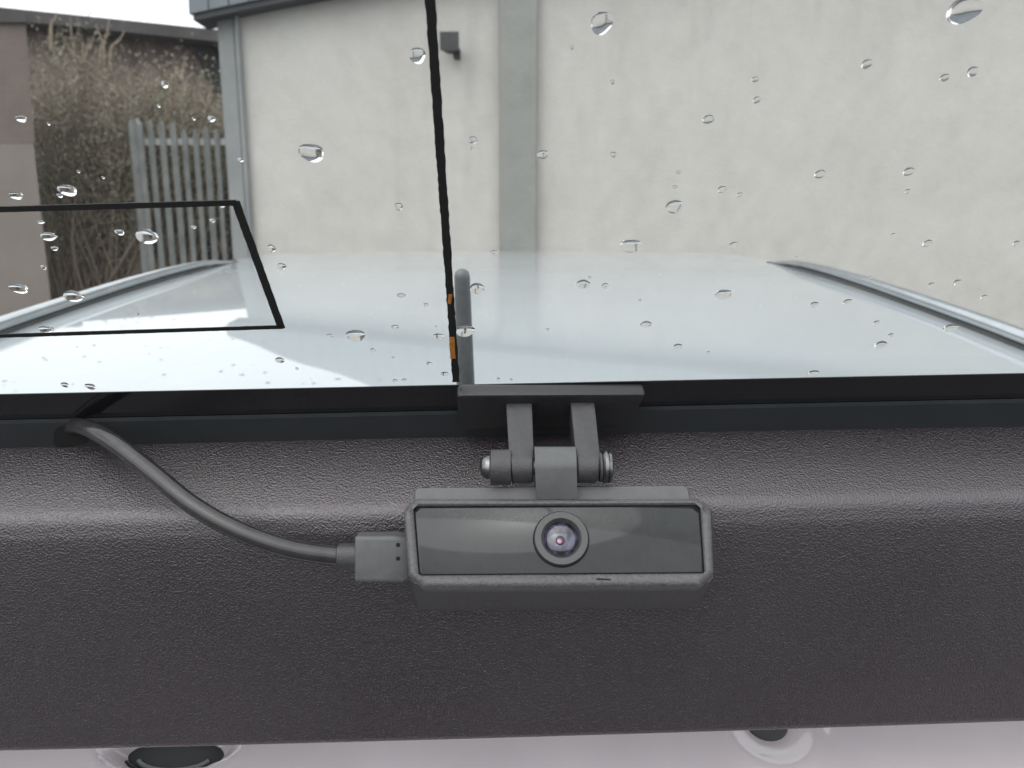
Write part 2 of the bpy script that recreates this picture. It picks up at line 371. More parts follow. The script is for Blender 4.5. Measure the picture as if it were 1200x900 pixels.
# sheets
xx = wxl; ns = 0
while xx < wxr:
    xe = xx+0.30
    bm = bmesh.new(); zt = rl.z+(rr.z-rl.z)*(xx-rl.x)/(rr.x-rl.x)
    prof = [(0, 0), (0.08, -0.03), (0.16, -0.03), (0.22, 0), (0.295, 0), (0.295, 0.02), (0, 0.02)]
    loft(bm, [[Vector((xx+u, SY+v_, z)) for u, v_ in prof] for z in (0.0, zt-0.12)])
    finish(bm, 'wall_sheet', M['shed_sheet'], shed, smooth=False); xx = xe
bm = bmesh.new()
A, B = rl+Vector((0, 0, 0)), rr+Vector((0.4, 0, 0.4*(rr.z-rl.z)/(rr.x-rl.x)))
th = 0.12
lp = [[p, p+Vector((0, 0, -th)), p+Vector((0, 0.12, -th-0.02)), p+Vector((0, 5, 0.3)), p+Vector((0, 5, 0.4))] for p in (A, B)]
loft(bm, lp); finish(bm, 'roof_edge', M['shed_dark'], shed, smooth=False)
bm = bmesh.new()                 # dark raking brace under the eave
q = [PY(220, 44, SY-0.25), PY(240, 39, SY-0.25), PY(272, 100, SY-0.25), PY(262, 112, SY-0.25), PY(248, 105, SY-0.25)]
loft(bm, [q, [p+Vector((0, 0.2, 0)) for p in q]]); finish(bm, 'brace', M['black_board'], shed, smooth=False)
BY = 6.0
lw = empty('brown_wall', (PY(0, 100, BY).x, BY, 0), 'flat brown rendered wall end beside the shrub', 'wall')
def wallbox(name, xr_top, xr_bot, z0, z1, y0, m_):
    bm = bmesh.new()
    lp = [[Vector((-9, y0, z)), Vector((xr, y0, z)), Vector((xr-0.17, y0+0.22, z)), Vector((-9, y0+0.22, z))] for xr, z in ((xr_bot, z0), (xr_top, z1))]
    loft(bm, lp); return finish(bm, name, m_, lw, smooth=False)
zs = PY(30, 168, BY).z
xe_ = PY(47, 200, BY).x
wallbox('upper_wall', PY(34, 60, BY).x, PY(41, 168, BY).x, zs, PY(30, 26, BY).z, BY, M['brown_wall'])
wallbox('lower_wall', PY(41, 168, BY).x, PY(58, 330, BY).x, 0, zs-0.004, BY-0.02, M['brown_wall_low'])
cp = PY(34, 22, BY)
bm = bmesh.new(); box(bm, (-9, BY-0.03, cp.z-0.03), (cp.x-0.01, BY+0.03, cp.z+0.02)); finish(bm, 'coping', M['shed_dark'], lw)
# dark boards filling the dark area between wall and fence
GY = 7.4
gt = empty('dark_area_boards', (PY(90, 200, GY).x, GY, 0), 'row of dark boards filling the dark area behind shrub and fence', 'screen')
xx = PY(44, 250, GY).x; xe2 = PY(300, 250, GY).x; rnd = random.Random(4)
while xx < xe2:
    bm = bmesh.new(); box(bm, (xx, GY+rnd.uniform(0, .02), 0), (xx+0.135, GY+0.045, PY(100, 150, GY).z+rnd.uniform(-.02, .02))); finish(bm, 'board', M['shed_dark'], gt, smooth=False); xx += 0.145

# ------------------------------------------------------------------ shrub
rnd = random.Random(11)
shx = PY(100, 150, 7.0).x
shr = empty('tall_shrub', (shx, 7.0, 0), 'tall twiggy olive-brown shrub leaning over the fence', 'shrub')
lf = bmesh.new(); tw = bmesh.new()
def leaf(p, size):
    d = Vector((rnd.gauss(0, 1), rnd.gauss(0, 1), rnd.gauss(0, 1))).normalized(); s = d.orthogonal().normalized()
    s = Matrix.Rotation(rnd.uniform(0, 6.28), 3, d) @ s; q = d.cross(s)
    a_ = p; t_ = p+s*size; l = p+s*size*0.5+q*size*0.2; r_ = p+s*size*0.5-q*size*0.2
    lf.faces.new([lf.verts.new(x) for x in (a_, l, t_, r_)])
def inside(px, py):                # outline of the crown in the picture
    top = 44+max(0, (px-70))*0.30+12*math.sin(px*0.13)+8*math.sin(px*0.37)
    if px < 32: return False
    if px > 275: return False
    if 100 < px < 150: top += 26
    if px > 150: top = max(top, 84+10*math.sin(px*0.2))
    return top < py < 330
branches = []
for i in range(150):
    for _ in range(50):
        px, py = rnd.uniform(30, 275), rnd.uniform(18, 215)
        if inside(px, py): break
    Yd = rnd.uniform(6.75, 7.25)
    tip = PY(px, py, Yd)
    base = Vector((shx+rnd.gauss(0, 0.32), 7.0+rnd.uniform(-.12, .12), 0.0))
    mid = base.lerp(tip, 0.55)+Vector((rnd.gauss(0, .12), rnd.gauss(0, .05), rnd.uniform(0, .25)))
    path = catmull([base, mid, tip], 5)
    tube(tw, path, lambda u: 0.014*(1-u)+0.003, 5, False)
    for j in range(7):
        u = rnd.uniform(0.5, 1); o_ = path[int(u*10)]; d = Vector((rnd.gauss(0, .2), rnd.gauss(0, .12), rnd.uniform(.02, .35)))
        tube(tw, [o_, o_+d*0.5+Vector((rnd.gauss(0, .02), 0, 0)), o_+d], lambda u: 0.005*(1-u)+0.0015, 4, False)
    dens = int(430*(0.45+0.9*noise.noise(Vector((px*0.02, py*0.02, 3)))+0.2))
    for j in range(max(dens, 40)):
        c_ = path[-1-rnd.randint(0, 4)]
        p = c_+Vector((rnd.gauss(0, .13), rnd.gauss(0, .10), rnd.gauss(0, .12)))
        leaf(p, rnd.uniform(0.016, 0.038))
for (px, py, tx, ty) in ((118, 60, 128, 22), (122, 62, 112, 30), (130, 58, 146, 36), (200, 100, 206, 78), (60, 30, 66, 14)):
    tube(tw, catmull([PY(px, py+30, 6.9), PY(px, py, 6.9), PY((px+tx)/2+2, (py+ty)/2, 6.9), PY(tx, ty, 6.9)], 5), lambda u: 0.012*(1-u)+0.004, 5, False)
finish(tw, 'stems', M['bark'], shr); finish(lf, 'foliage', M['leaf'], shr, smooth=False)

# ------------------------------------------------------------------ the car
CX = -0.015
car = empty('white_car', (CX, 1.0, 0), 'white car with silver roof rails and its tailgate raised', 'car')
def zr(x, y):
    zc = -0.050-0.055*(1.5-y)**2 if y < 1.5 else -0.050-0.045*(y-1.5)**2
    u = x-CX
    z = zc-0.02*u*u
    if abs(u) > 0.45: z -= 6.0*(abs(u)-0.45)**2
    if y > 1.62: z -= (y-1.62)**2*3
    return CAM.z+z
bm = bmesh.new()
ys = [0.47+i*(1.26/40) for i in range(41)]+[1.85, 2.0, 2.3]
xs_ = [CX-0.60+i*(1.2/48) for i in range(49)]
grid = []
for y in ys:
    row = []
    for x in xs_:
        z = zr(x, min(y, 1.8))
        if y > 1.8: z -= (y-1.8)*0.55
        row.append(bm.verts.new((x, y, z)))
    grid.append(row)
for a_, c_ in zip(grid, grid[1:]):
    for i in range(len(xs_)-1): bm.faces.new((a_[i], a_[i+1], c_[i+1], c_[i]))
ed = [e for e in bm.edges if len(e.link_faces) == 1]
ex = bmesh.ops.extrude_edge_only(bm, edges=ed)
for v_ in ex['geom']:
    if isinstance(v_, bmesh.types.BMVert): v_.co.z -= 0.02
finish(bm, 'roof', M['paint'], car, ang=60)
for s in (-1, 1):                 # flanks below the cant rail
    bm = bmesh.new(); lp = []
    for y in (0.31, 1.0, 1.7, 2.3):
        zt = zr(CX+s*0.6, min(y, 1.8))-0.012-max(0, y-1.8)*0.55
        lp.append([Vector((CX+s*u, y, zz)) for u, zz in ((0.602, zt), (0.72, CAM.z-0.62), (0.80, CAM.z-0.75), (0.82, 0.55), (0.78, 0.25), (0.70, 0.25), (0.70, 0.55), (0.60, CAM.z-0.65), (0.585, zt-0.02))])
    loft(bm, lp); finish(bm, 'body_side', M['paint'], car)
    # roof rail on a gasket
    rp = [Vector((s*0.425+CX, y, 0)) for y in (0.40, 0.43, 0.5, 0.65, 0.8, 0.92, 1.04, 1.15, 1.26)]
    hts = [0.007, 0.008, 0.008, 0.0085, 0.0085, 0.009, 0.009, 0.007, -0.002]
    path = [Vector((p.x, p.y, zr(p.x, p.y)+h)) for p, h in zip(rp, hts)]
    path = catmull(path[1:], 8)
    bm = bmesh.new(); lp = []
    for i, p in enumerate(path):
        u = i/(len(path)-1); wd = 0.0072*(1-0.6*u**3); hh = 0.0062*(1-0.6*u**4)
        lp.append([p+Vector((math.cos(k*math.pi/8)*wd, 0, math.sin(k*math.pi/8)*hh)) for k in range(16)])
    loft(bm, lp); rail = finish(bm, 'roof_rail', M['rail'], car, ang=60)
    bm = bmesh.new(); lp = []
    for i, p in enumerate(path):
        u = i/(len(path)-1); zz = zr(p.x, p.y); h2 = max(p.z-0.005, zz+0.001)
        lp.append([Vector((p.x-0.0068, p.y, zz-0.005)), Vector((p.x+0.0068, p.y, zz-0.005)), Vector((p.x+0.006, p.y, h2)), Vector((p.x-0.006, p.y, h2))])
    loft(bm, lp); finish(bm, 'gasket', M['gasket'], rail)
# unseen black strip added behind the roof so raindrop rims refract dark
bm = bmesh.new()
lp = [[Vector((x, 0.305, zr(x, 0.40)-0.045)), Vector((x, 0.33, zr(x, 0.40)-0.018)), Vector((x, 0.40, zr(x, 0.40)-0.004)), Vector((x, 0.469, zr(x, 0.469)-0.003)), Vector((x, 0.469, zr(x, 0.469)-0.03)), Vector((x, 0.305, zr(x, 0.40)-0.06))] for x in [CX-0.6+i*0.1 for i in range(13)]]
loft(bm, lp); finish(bm, 'dark_rim_strip', M['gasket'], car)
# antenna
at_ = PY(541.5, 324, 0.372); ab_ = Vector((PY(548, 500, 0.398).x, 0.398, zr(-0.03, 0.398)))
bm = bmesh.new(); pth = [ab_.lerp(at_, i/12) for i in range(13)]
ax = (at_-ab_).normalized()
pth += [at_+ax*0.0018, at_+ax*0.003, at_+ax*0.0037]
rads = [0.0052-0.0015*i/12 for i in range(13)]+[0.0033, 0.0023, 0.0007]
loops = []
s1 = Vector((1, 0, 0)); q1 = ax.cross(s1).normalized()
for p, r_ in zip(pth, rads): loops.append([p+(s1*math.cos(2*math.pi*k/18)+q1*math.sin(2*math.pi*k/18))*r_ for k in range(18)])
loft(bm, loops); ant = finish(bm, 'antenna', M['antenna'], car, ang=60)
bm = bmesh.new()
loops = [[Vector((ab_.x+math.cos(2*math.pi*k/20)*a_, ab_.y+math.sin(2*math.pi*k/20)*a_*1.5, ab_.z+h)) for k in range(20)] for a_, h in ((0.022, -0.008), (0.021, 0.002), (0.012, 0.014), (0.006, 0.02))]
loft(bm, loops); finish(bm, 'antenna_foot', M['gasket'], ant)

# tailgate frame: slightly rolled and turned against the camera
ROLL, TURN = 0.0205, 0.013
def T(x, y, z): return C(x, y+ROLL*x, z+TURN*x)
GA = 0.987; GC = 0.232
G0 = T(0, 0, GC/GA); gu = (T(0, GA, GC/GA-1)-G0).normalized()     # up along the glass, towards the viewer
gx = (T(1, 0, GC/GA)-G0).normalized(); gn = gx.cross(gu).normalized()
if gn.dot(CAM-G0) < 0: gn = -gn                                     # faces the viewer (inner face)
gx = (gx-gn*gx.dot(gn)).normalized(); gu = gn.cross(gx).normalized()
if gu.z < 0: gu = -gu
def G(a_, c_, h=0.0): return G0+gx*a_+gu*c_+gn*h
def gpix(px, py, h=0.0):
    p = hit(px, py, G0+gn*h, gn); d = p-G0
    return d.dot(gx), d.dot(gu)
gbot = gpix(600, 512)[1]
gfr = gpix(600, 449)[1]            # where the black band ends
gmid = gpix(600, 478)[1]
TH = 0.0035
bm = bmesh.new()
loft(bm, [[G(a_, c_, h) for a_, c_ in ((-0.55, gbot), (0.55, gbot), (0.50, 0.46), (-0.50, 0.46))] for h in (0.0, -TH)])
glass = finish(bm, 'tailgate_glass', M['glass'], car, smooth=False)
def gstrip(pts, h0, h1, m_, name, par):
    bm = bmesh.new(); loft(bm, [[G(a_, c_, h) for a_, c_ in pts] for h in (h0, h1)]); return finish(bm, name, m_, par, smooth=False)
gstrip([(-0.548, gbot+0.001), (0.548, gbot+0.001), (0.548, gfr), (-0.548, gfr)], 0.0001, 0.0004, M['frit'], 'frit_band', glass)
def gline(p, q, wd, name='printed_line', m_=None, h=0.0003, jag=0.00012):
    a_ = Vector(gpix(*p)); c_ = Vector(gpix(*q)); d = (c_-a_); L = d.length; d.normalize(); s = Vector((-d.y, d.x))
    n_ = max(2, int(L/0.0012)); rr_ = random.Random(7); L1 = []; R1 = []
    for i in range(n_+1):
        o_ = a_+d*(L*i/n_); L1.append(o_+s*(wd/2+rr_.uniform(-jag, jag))); R1.append(o_-s*(wd/2+rr_.uniform(-jag, jag)))
    bm = bmesh.new()
    lp = []
    for l_, r_ in zip(L1, R1): lp.append([G(l_.x, l_.y, 0.0001), G(r_.x, r_.y, 0.0001), G(r_.x, r_.y, h), G(l_.x, l_.y, h)])
    loft(bm, lp); return finish(bm, name, m_ or M['print'], glass, smooth=False)
gline((500, -60), (534.5, 447), 0.0021)
gline((-60, 246.5), (278, 237), 0.0016, jag=0.00003)
gline((276, 235), (330, 384), 0.0021, jag=0.00006)
gline((332, 382.5), (-60, 395), 0.0013, jag=0.00003)
gline((526.7, 355), (528.0, 344), 0.0010, 'copper_fleck', M['copper'], 0.00045)
gline((529.2, 394), (531.0, 419), 0.0016, 'copper_fleck', M['copper'], 0.00045)
# slate seal lying below the band
gstrip([(-0.54, gbot-0.002), (0.54, gbot-0.002), (0.54, gmid), (-0.54, gmid)], 0.0006, 0.0022, M['seal'], 'glass_seal', car)

# grained inner trim: profile swept across the tailgate
def v2(py): return (450-py)/F
def tp(py, z): return (v2(py)*z, z)
key = [tp(498, 0.2600), tp(504, 0.2510), tp(511, 0.2485), tp(535, 0.2422), tp(560, 0.2358), tp(578, 0.2316), tp(590, 0.2292), tp(600, 0.2282), tp(612, 0.2281), tp(630, 0.2287),
       tp(680, 0.2322), tp(740, 0.2372), tp(800, 0.2425), tp(850, 0.2470), tp(862, 0.2482), tp(864, 0.2500), tp(858, 0.2560)]
kp = catmull([Vector((0, a_, c_)) for a_, c_ in key], 6)
bm = bmesh.new(); lp = []
nx = 80
for i in range(nx+1):
    x = -0.5+1.0*i/nx
    lp.append([T(x, p.y+0.0055*x*max(0, min(1, (-p.y-0.03)/0.07))*0.5, p.z+0.18*x*x*0.25) for p in kp])
vs_ = [[bm.verts.new(p) for p in l_] for l_ in lp]
for a_, c_ in zip(vs_, vs_[1:]):
    for i in range(len(kp)-1): bm.faces.new((a_[i], a_[i+1], c_[i+1], c_[i]))
trim = finish(bm, 'tailgate_trim', M['trim'], car, ang=70)
# tailgate structure above the trim's back, closing the gap
gstrip([(-0.53, gbot-0.06), (0.53, gbot-0.06), (0.53, gbot-0.001), (-0.53, gbot-0.001)], -0.02, -0.004, M['frit'], 'tailgate_frame', car)

# white aperture panel below, with its stampings
hz = 0.30
def hp(px, py, z=hz): return P(px, py, z)
bm = bmesh.new(); rows = []
ho = P(600, 880, hz); hn = (UP*0.80-FWD*0.60).normalized(); hu = (UP*0.60+FWD*0.80).normalized()
def HP(px, py): return hit(px, py, ho, hn)
def Hc(px, py): p = HP(px, py)-ho; return p.x, p.dot(hu)
ringc = Hc(902, 850); ringr = Hc(955, 850)[0]-ringc[0]
recc = Hc(200, 872); recr = Hc(277, 872)[0]-recc[0]
def hpt(a_, c_):
    p = ho+RT*a_+hu*c_
    d = math.hypot(a_-ringc[0], (c_-ringc[1]))
    p = p+hn*(0.0028*math.exp(-((d-ringr)/0.0042)**2))
    d2 = math.hypot((a_-recc[0])/recr, (c_-recc[1])/(recr*0.42))
    if d2 < 1.4: p = p-hn*0.010*(1-min(1, max(0, (d2-0.55)/0.5))**2) + hn*0.002*math.exp(-((d2-1.15)/0.12)**2)
    return p
AX = [-0.5+i*0.0025 for i in range(401)]; CY = [-0.06+i*0.0025 for i in range(49)]
for a_ in AX: rows.append([bm.verts.new(hpt(a_, c_)) for c_ in CY])
for a_, c_ in zip(rows, rows[1:]):
    for i in range(len(CY)-1): bm.faces.new((a_[i], a_[i+1], c_[i+1], c_[i]))
ap = finish(bm, 'aperture_panel', M['paint_pink'], car, ang=70)
def disc(cx, cy, ra, rb, h0, h1, m_, name):
    bm = bmesh.new(); lp = []
    for k_, h in ((1.0, h0), (0.95, h1), (0.6, h1+0.0008), (0.2, h1+0.001)):
        lp.append([ho+RT*(cx+math.cos(2*math.pi*i/24)*ra*k_)+hu*(cy+math.sin(2*math.pi*i/24)*rb*k_)+hn*h for i in range(24)])
    loft(bm, lp); return finish(bm, name, m_, ap)
pc = Hc(898, 848)
disc(pc[0], pc[1], 0.0085, 0.0075, -0.002, 0.0018, M['gasket'], 'hole_plug')
disc(recc[0], recc[1]-0.001, recr*0.80, recr*0.30, -0.012, -0.0085, M['gasket'], 'recess_dark_disc')  # dark disc filling the recess interior
for k_, m_ in ((0.93, 'bolt'), (0.70, 'galv')):
    bm = bmesh.new()
    tube(bm, [ho+RT*(recc[0]+math.cos(R(195+150*i/24))*recr*0.80*k_)+hu*(recc[1]-0.001+math.sin(R(195+150*i/24))*recr*0.30*k_)-hn*0.0078 for i in range(25)], 0.0009, 8)
    finish(bm, 'hinge_ridge', M[m_], ap)

# ------------------------------------------------------------------ the little camera on the glass
cam0 = P(655, 637, 0.205)
dc = empty('dash_camera', cam0, 'small black dash camera on a hinged bracket stuck to the glass', 'camera')
aF = R(24.5)
fn_ = (UP*math.sin(aF)-FWD*math.cos(aF)).normalized(); fu = (UP*math.cos(aF)+FWD*math.sin(aF)).normalized()
def fpx(px, py, h=0.0):
    p = hit(px, py, cam0+fn_*h, fn_)-cam0; return Vector((p.dot(RT), p.dot(fu)))
def Fw(q, h): return cam0+RT*q.x+fu*q.y+fn_*h
def outline(pxs, h, r, seg=5): return rounded([fpx(a_, c_, h) for a_, c_ in pxs], r, seg)
def scaled(pts, d):                # shrink an outline by d metres
    cx = sum((p.x for p in pts))/len(pts); cy = sum((p.y for p in pts))/len(pts)
    wx = max(abs(p.x-cx) for p in pts); wy = max(abs(p.y-cy) for p in pts)
    return [Vector((cx+(p.x-cx)*(1-d/wx), cy+(p.y-cy)*(1-d/wy))) for p in pts]
outer = [(471.5, 583.5), (834, 583.5), (838.5, 687.5), (478.5, 689)]
inner = [(484, 592.5), (821, 590.8), (826.5, 671.5), (490.5, 674)]
O = outline(outer, 0, 0.0034, 1)    # cut corners
I = outline(inner, 0, 0.0006, 1)
def fit(I_, n_): return I_
bm = bmesh.new()
lp = [[Fw(q, -0.0075) for q in scaled(O, 0.0002)], [Fw(q, -0.0014) for q in O], [Fw(q, -0.0006) for q in scaled(O, 0.0003)], [Fw(q, -0.0001) for q in scaled(O, 0.0009)], [Fw(q, 0) for q in scaled(O, 0.0014)],
      [Fw(q, 0) for q in scaled(I, -0.0004)], [Fw(q, -0.0004) for q in I], [Fw(q, -0.0016) for q in I]]
loft(bm, lp, cap=False); finish(bm, 'bezel', M['bezel'], dc, ang=50)
bm = bmesh.new(); I2 = scaled(I, 0.00022); lp = [[Fw(q, -0.003) for q in I2], [Fw(q, -0.0009) for q in I2], [Fw(q, -0.0007) for q in scaled(I2, 0.0002)]]
loft(bm, lp); face = finish(bm, 'faceplate', M['faceplate'], dc)
# rear shell, tapering backwards
bm = bmesh.new()
L0 = outline([(474, 588), (832, 587), (837, 684), (480.5, 686)], -0.003, 0.003, 3)
L1 = outline([(474, 592), (834, 591), (838, 686), (478, 688)], -0.009, 0.003, 3)
L2 = outline([(484, 598), (822, 596), (824, 712), (483, 715)], -0.022, 0.004, 3)
L3 = outline([(490, 603), (814, 601), (817, 713), (490, 716)], -0.0245, 0.004, 3)
loft(bm, [[Fw(q, h) for q in L_] for L_, h in ((L0, -0.003), (L1, -0.009), (L2, -0.022), (L3, -0.0245))])
finish(bm, 'rear_shell', M['camera_plastic'], dc, ang=30)
bm = bmesh.new()
U0 = outline([(484, 600), (486, 571.5), (806, 568.5), (812, 600)], -0.0035, 0.0012, 3)
U1 = outline([(490, 604), (491, 573), (803, 570), (808, 604)], -0.018, 0.0012, 3)
loft(bm, [[Fw(q, h) for q in L_] for L_, h in ((scaled(U0, 0.0004), -0.0030), (U0, -0.0036), (U1, -0.018))])
finish(bm, 'top_cover', M['camera_grey'], dc, ang=30)
# lens
lc = fpx(657.5, 632, -0.0007)
def fdisc(profile, m_, name, par, seg=40, c_=lc, cap=True):
    bm = bmesh.new()
    loft(bm, [[Fw(c_+Vector((math.cos(2*math.pi*k/seg), math.sin(2*math.pi*k/seg)))*r_, h) for k in range(seg)] for r_, h in profile], cap)
    return finish(bm, name, m_, par, ang=50)
ring = fdisc([(0.0072, -0.0012), (0.0072, 0.0005), (0.0069, 0.0010), (0.0053, 0.0010), (0.0049, 0.0005), (0.0045, -0.0006)], M['lens_ring'], 'lens', dc, cap=False)
fdisc([(0.00745, -0.0020), (0.00745, -0.00055), (0.0071, -0.00055)], M['hole_shade'], 'lens_groove_shade', ring, cap=False)  # black ring on the faceplate paints the shade of a groove
fdisc([(0.0046, -0.0012), (0.0040, -0.0018), (0.0034, -0.0030)], M['lens_barrel'], 'lens_barrel', ring, cap=False)
fdisc([(0.0046, -0.0006), (0.0041, -0.0002), (0.0033, 0.0003), (0.0022, 0.0006), (0.0009, 0.0008)], M['lens'], 'lens_glass', ring)
fdisc([(0.0014, 0.0003), (0.0012, 0.0008), (0.0009, 0.0009)], M['lens_barrel'], 'lens_iris', ring, 24, lc+Vector((-0.0003, -0.0006)))
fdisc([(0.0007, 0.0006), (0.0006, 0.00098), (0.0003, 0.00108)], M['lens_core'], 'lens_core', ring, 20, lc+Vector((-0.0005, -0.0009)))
bm = bmesh.new()
sl0 = [fpx(a_, c_) for a_, c_ in ((699, 677.5), (716, 678.5), (716, 680), (699, 679.5))]
loft(bm, [[Fw(q, -0.0005) for q in sl0], [Fw(q, 0.00012) for q in sl0]]); finish(bm, 'bezel_slot_shade', M['hole_shade'], dc)  # thin black slab paints the slot's inner shade

# mount plate stuck to the glass
PT = 0.0052
pl = [gpix(534.5, 447, PT*0), gpix(757.5, 446.5), gpix(757, 462, PT), gpix(740, 500, PT), gpix(533, 505, PT)]
a0, c0 = gpix(535, 456, PT/2); a1, c1 = gpix(756.5, 455, PT/2); b0 = gpix(534, 505, PT); b1 = gpix(739, 500, PT)
base2 = [Vector((a0, c0)), Vector((a1, c1)), Vector((a1-0.001, c1-0.003)), Vector(b1), Vector((a0, b0[1]))]
rb = rounded(base2, 0.0015, 3)
bm = bmesh.new()
loft(bm, [[G(q.x, q.y, h) for q in L_] for L_, h in ((scaled(rb, 0.0004), 0.0005), (rb, 0.0012), (rb, PT-0.0012), (scaled(rb, 0.0004), PT-0.0003), (scaled(rb, 0.0011), PT))])
finish(bm, 'mount_plate', M['plate'], dc, ang=40)
# pivot and arms
zp = 0.214; yp = v2(547.5)*zp
def X(px, z): return (px-600)/F*z
def arm(xt0, xt1, xb0, xb1, name, m_, rad=0.0043):
    top = [(-0.0035, 0.2335), (-0.0060, 0.2460)]             # (up, forward) on the plate
    topf, topb = (v2(466)*0.2365, 0.2365), (v2(486)*0.2445, 0.2445)
    prof = [topf]
    d = Vector((yp-topf[0], zp-topf[1])).normalized(); nrm = Vector((d.y, -d.x))
    if nrm.y > 0: nrm = -nrm                                  # towards the viewer
    a_s = math.atan2(nrm.y, nrm.x)
    pts = []
    for i in range(15):
        th = a_s + (math.pi)*i/14
        pts.append((yp+math.cos(th)*rad, zp+math.sin(th)*rad))
    e = Vector(pts[7])-Vector((yp, zp))
    if e.dot(d) < 0: pts = [(yp+math.cos(a_s-math.pi*i/14)*rad, zp+math.sin(a_s-math.pi*i/14)*rad) for i in range(15)]
    prof += pts+[topb, (topb[0]+0.004, topb[1]+0.004), (topf[0]+0.004, topf[1]+0.003)]
    bm = bmesh.new()
    def xat(yv, l, r_):
        u = (yv-topf[0])/(yp-topf[0]); return l+(r_-l)*u
    lo_ = [C(xat(yv, xt0, xb0), yv, zv) for yv, zv in prof]; hi_ = [C(xat(yv, xt1, xb1), yv, zv) for yv, zv in prof]
    sh = 0.0005
    cy_ = sum(q[0] for q in prof)/len(prof); cz_ = sum(q[1] for q in prof)/len(prof)
    def ins(pp, dx): 
        c3 = sum(pp, Vector())/len(pp)
        return [p+(c3-p).normalized()*sh+Vector((dx, 0, 0)) for p in pp]
    loft(bm, [ins(lo_, -0.0000), [p+Vector((sh, 0, 0)) for p in lo_], [p-Vector((sh, 0, 0)) for p in hi_], ins(hi_, 0)])
    return finish(bm, name, m_, dc, ang=32)
arm(X(592.5, 0.2365), X(623, 0.2365), X(598, 0.2095), X(625.5, 0.2095), 'bracket_arm', M['camera_plastic'])
arm(X(668, 0.2365), X(696, 0.2365), X(676, 0.2095), X(703, 0.2095), 'bracket_arm', M['camera_plastic'])
def xcyl(x0_, x1_, prof, m_, name, seg=28):    # turned part on the pivot axis
    bm = bmesh.new(); loft(bm, [[C(x0_+(x1_-x0_)*u, yp+math.cos(2*math.pi*k/seg)*r_, zp+math.sin(2*math.pi*k/seg)*r_) for k in range(seg)] for u, r_ in prof])
    return finish(bm, name, m_, dc, ang=35)
xcyl(X(574, zp), X(598.5, zp), [(0, 0.0042), (0.06, 0.0048), (1, 0.0049)], M['camera_plastic'], 'hinge_collar')
b_ = xcyl(X(562, zp), X(575, zp), [(0, 0.0008), (0.12, 0.002), (0.35, 0.0029), (0.7, 0.0033), (1, 0.0034)], M['bolt'], 'bolt_head', 20)
xcyl(X(702, zp), X(707, zp), [(0, 0.0040), (0.5, 0.0040), (1, 0.0034)], M['camera_plastic'], 'hinge_washer')
xcyl(X(706, zp), X(717.5, zp), [(0, 0.0040), (0.18, 0.0045), (0.42, 0.0045), (0.46, 0.0039), (0.55, 0.0039), (0.6, 0.0044), (0.85, 0.0042), (1, 0.0030)], M['bolt'], 'bolt_nut', 20)
xcyl(X(598, zp), X(704, zp), [(0, 0.0020), (1, 0.0020)], M['bolt'], 'pivot_pin', 12)
# tongue from the body to the pivot
bm = bmesh.new(); rt_ = 0.0056
prof = [(yp+math.cos(th)*rt_, zp+math.sin(th)*rt_) for th in [math.pi/2-math.pi*i/12 for i in range(13)]]
endb = (v2(585)*0.2230, 0.2260); endf = (v2(585)*0.2110, 0.2110)
prof = prof+[endf, endb]
lo_ = [C(X(627 if i < 13 else 629, 0.208), a_, c_) for i, (a_, c_) in enumerate(prof)]; hi_ = [C(X(676 if i < 13 else 678, 0.208), a_, c_) for i, (a_, c_) in enumerate(prof)]
loft(bm, [lo_, hi_]); finish(bm, 'hinge_tongue', M['camera_grey'], dc, ang=32)

# ------------------------------------------------------------------ cable and plug
zpl = 0.2170
pj = P(446, 651, zpl)
cb = empty('power_cable', P(300, 630, zpl), 'black glossy cable plugged into the side of the dash camera', 'cable')
bm = bmesh.new()
def sect(px, top, bot, dz, r=0.0012):
    t0 = Vector((v2(top)*zpl, 0)); b0_ = Vector((v2(bot)*zpl, 0))
    q = rounded([Vector((t0.x, -dz)), Vector((t0.x, dz)), Vector((b0_.x, dz)), Vector((b0_.x, -dz))], r, 3)
    return [C(X(px, zpl), p.x, zpl+p.y) for p in q]
loft(bm, [sect(418.5, 627, 677, 0.0033), sect(420, 625.5, 678.5, 0.0040), sect(462, 625, 679, 0.0040), sect(474, 626, 680, 0.0040), sect(482, 630, 676, 0.0034)])
plug = finish(bm, 'plug', M['camera_grey'], cb, ang=35)
for py in (638.5, 654.5):
    bm = bmesh.new(); c_ = C(X(466.5, zpl-0.004), v2(py)*(zpl-0.004), zpl-0.0040)
    loft(bm, [[c_+RT*math.cos(k*math.pi/6)*0.0006+UP*math.sin(k*math.pi/6)*0.0006+FWD*h for k in range(12)] for h in (0.0005, -0.00008)]); finish(bm, 'plug_dimple_shade', M['hole_shade'], plug)  # black dots paint the shade of two tiny holes
bm = bmesh.new()
loft(bm, [sect(396, 640, 664, 0.0028, 0.0025), sect(397.5, 637.5, 666, 0.0034, 0.0028), sect(416, 637, 666.5, 0.0036, 0.0028), sect(421, 637, 667, 0.0036, 0.0028)])
finish(bm, 'strain_relief', M['camera_plastic'], cb, ang=35)
cpts = [(62, 522, 0.262), (72, 508, 0.252), (92, 499, 0.240), (128, 515, 0.2300), (175, 551, 0.2235), (226, 592, 0.2180), (280, 622, 0.2155), (340, 643, 0.2155), (400, 652, zpl), (412, 652, zpl)]
bm = bmesh.new(); tube(bm, catmull([P(*c_) for c_ in cpts], 10), 0.0026, 16); finish(bm, 'cable_jacket', M['cable'], cb, ang=70)
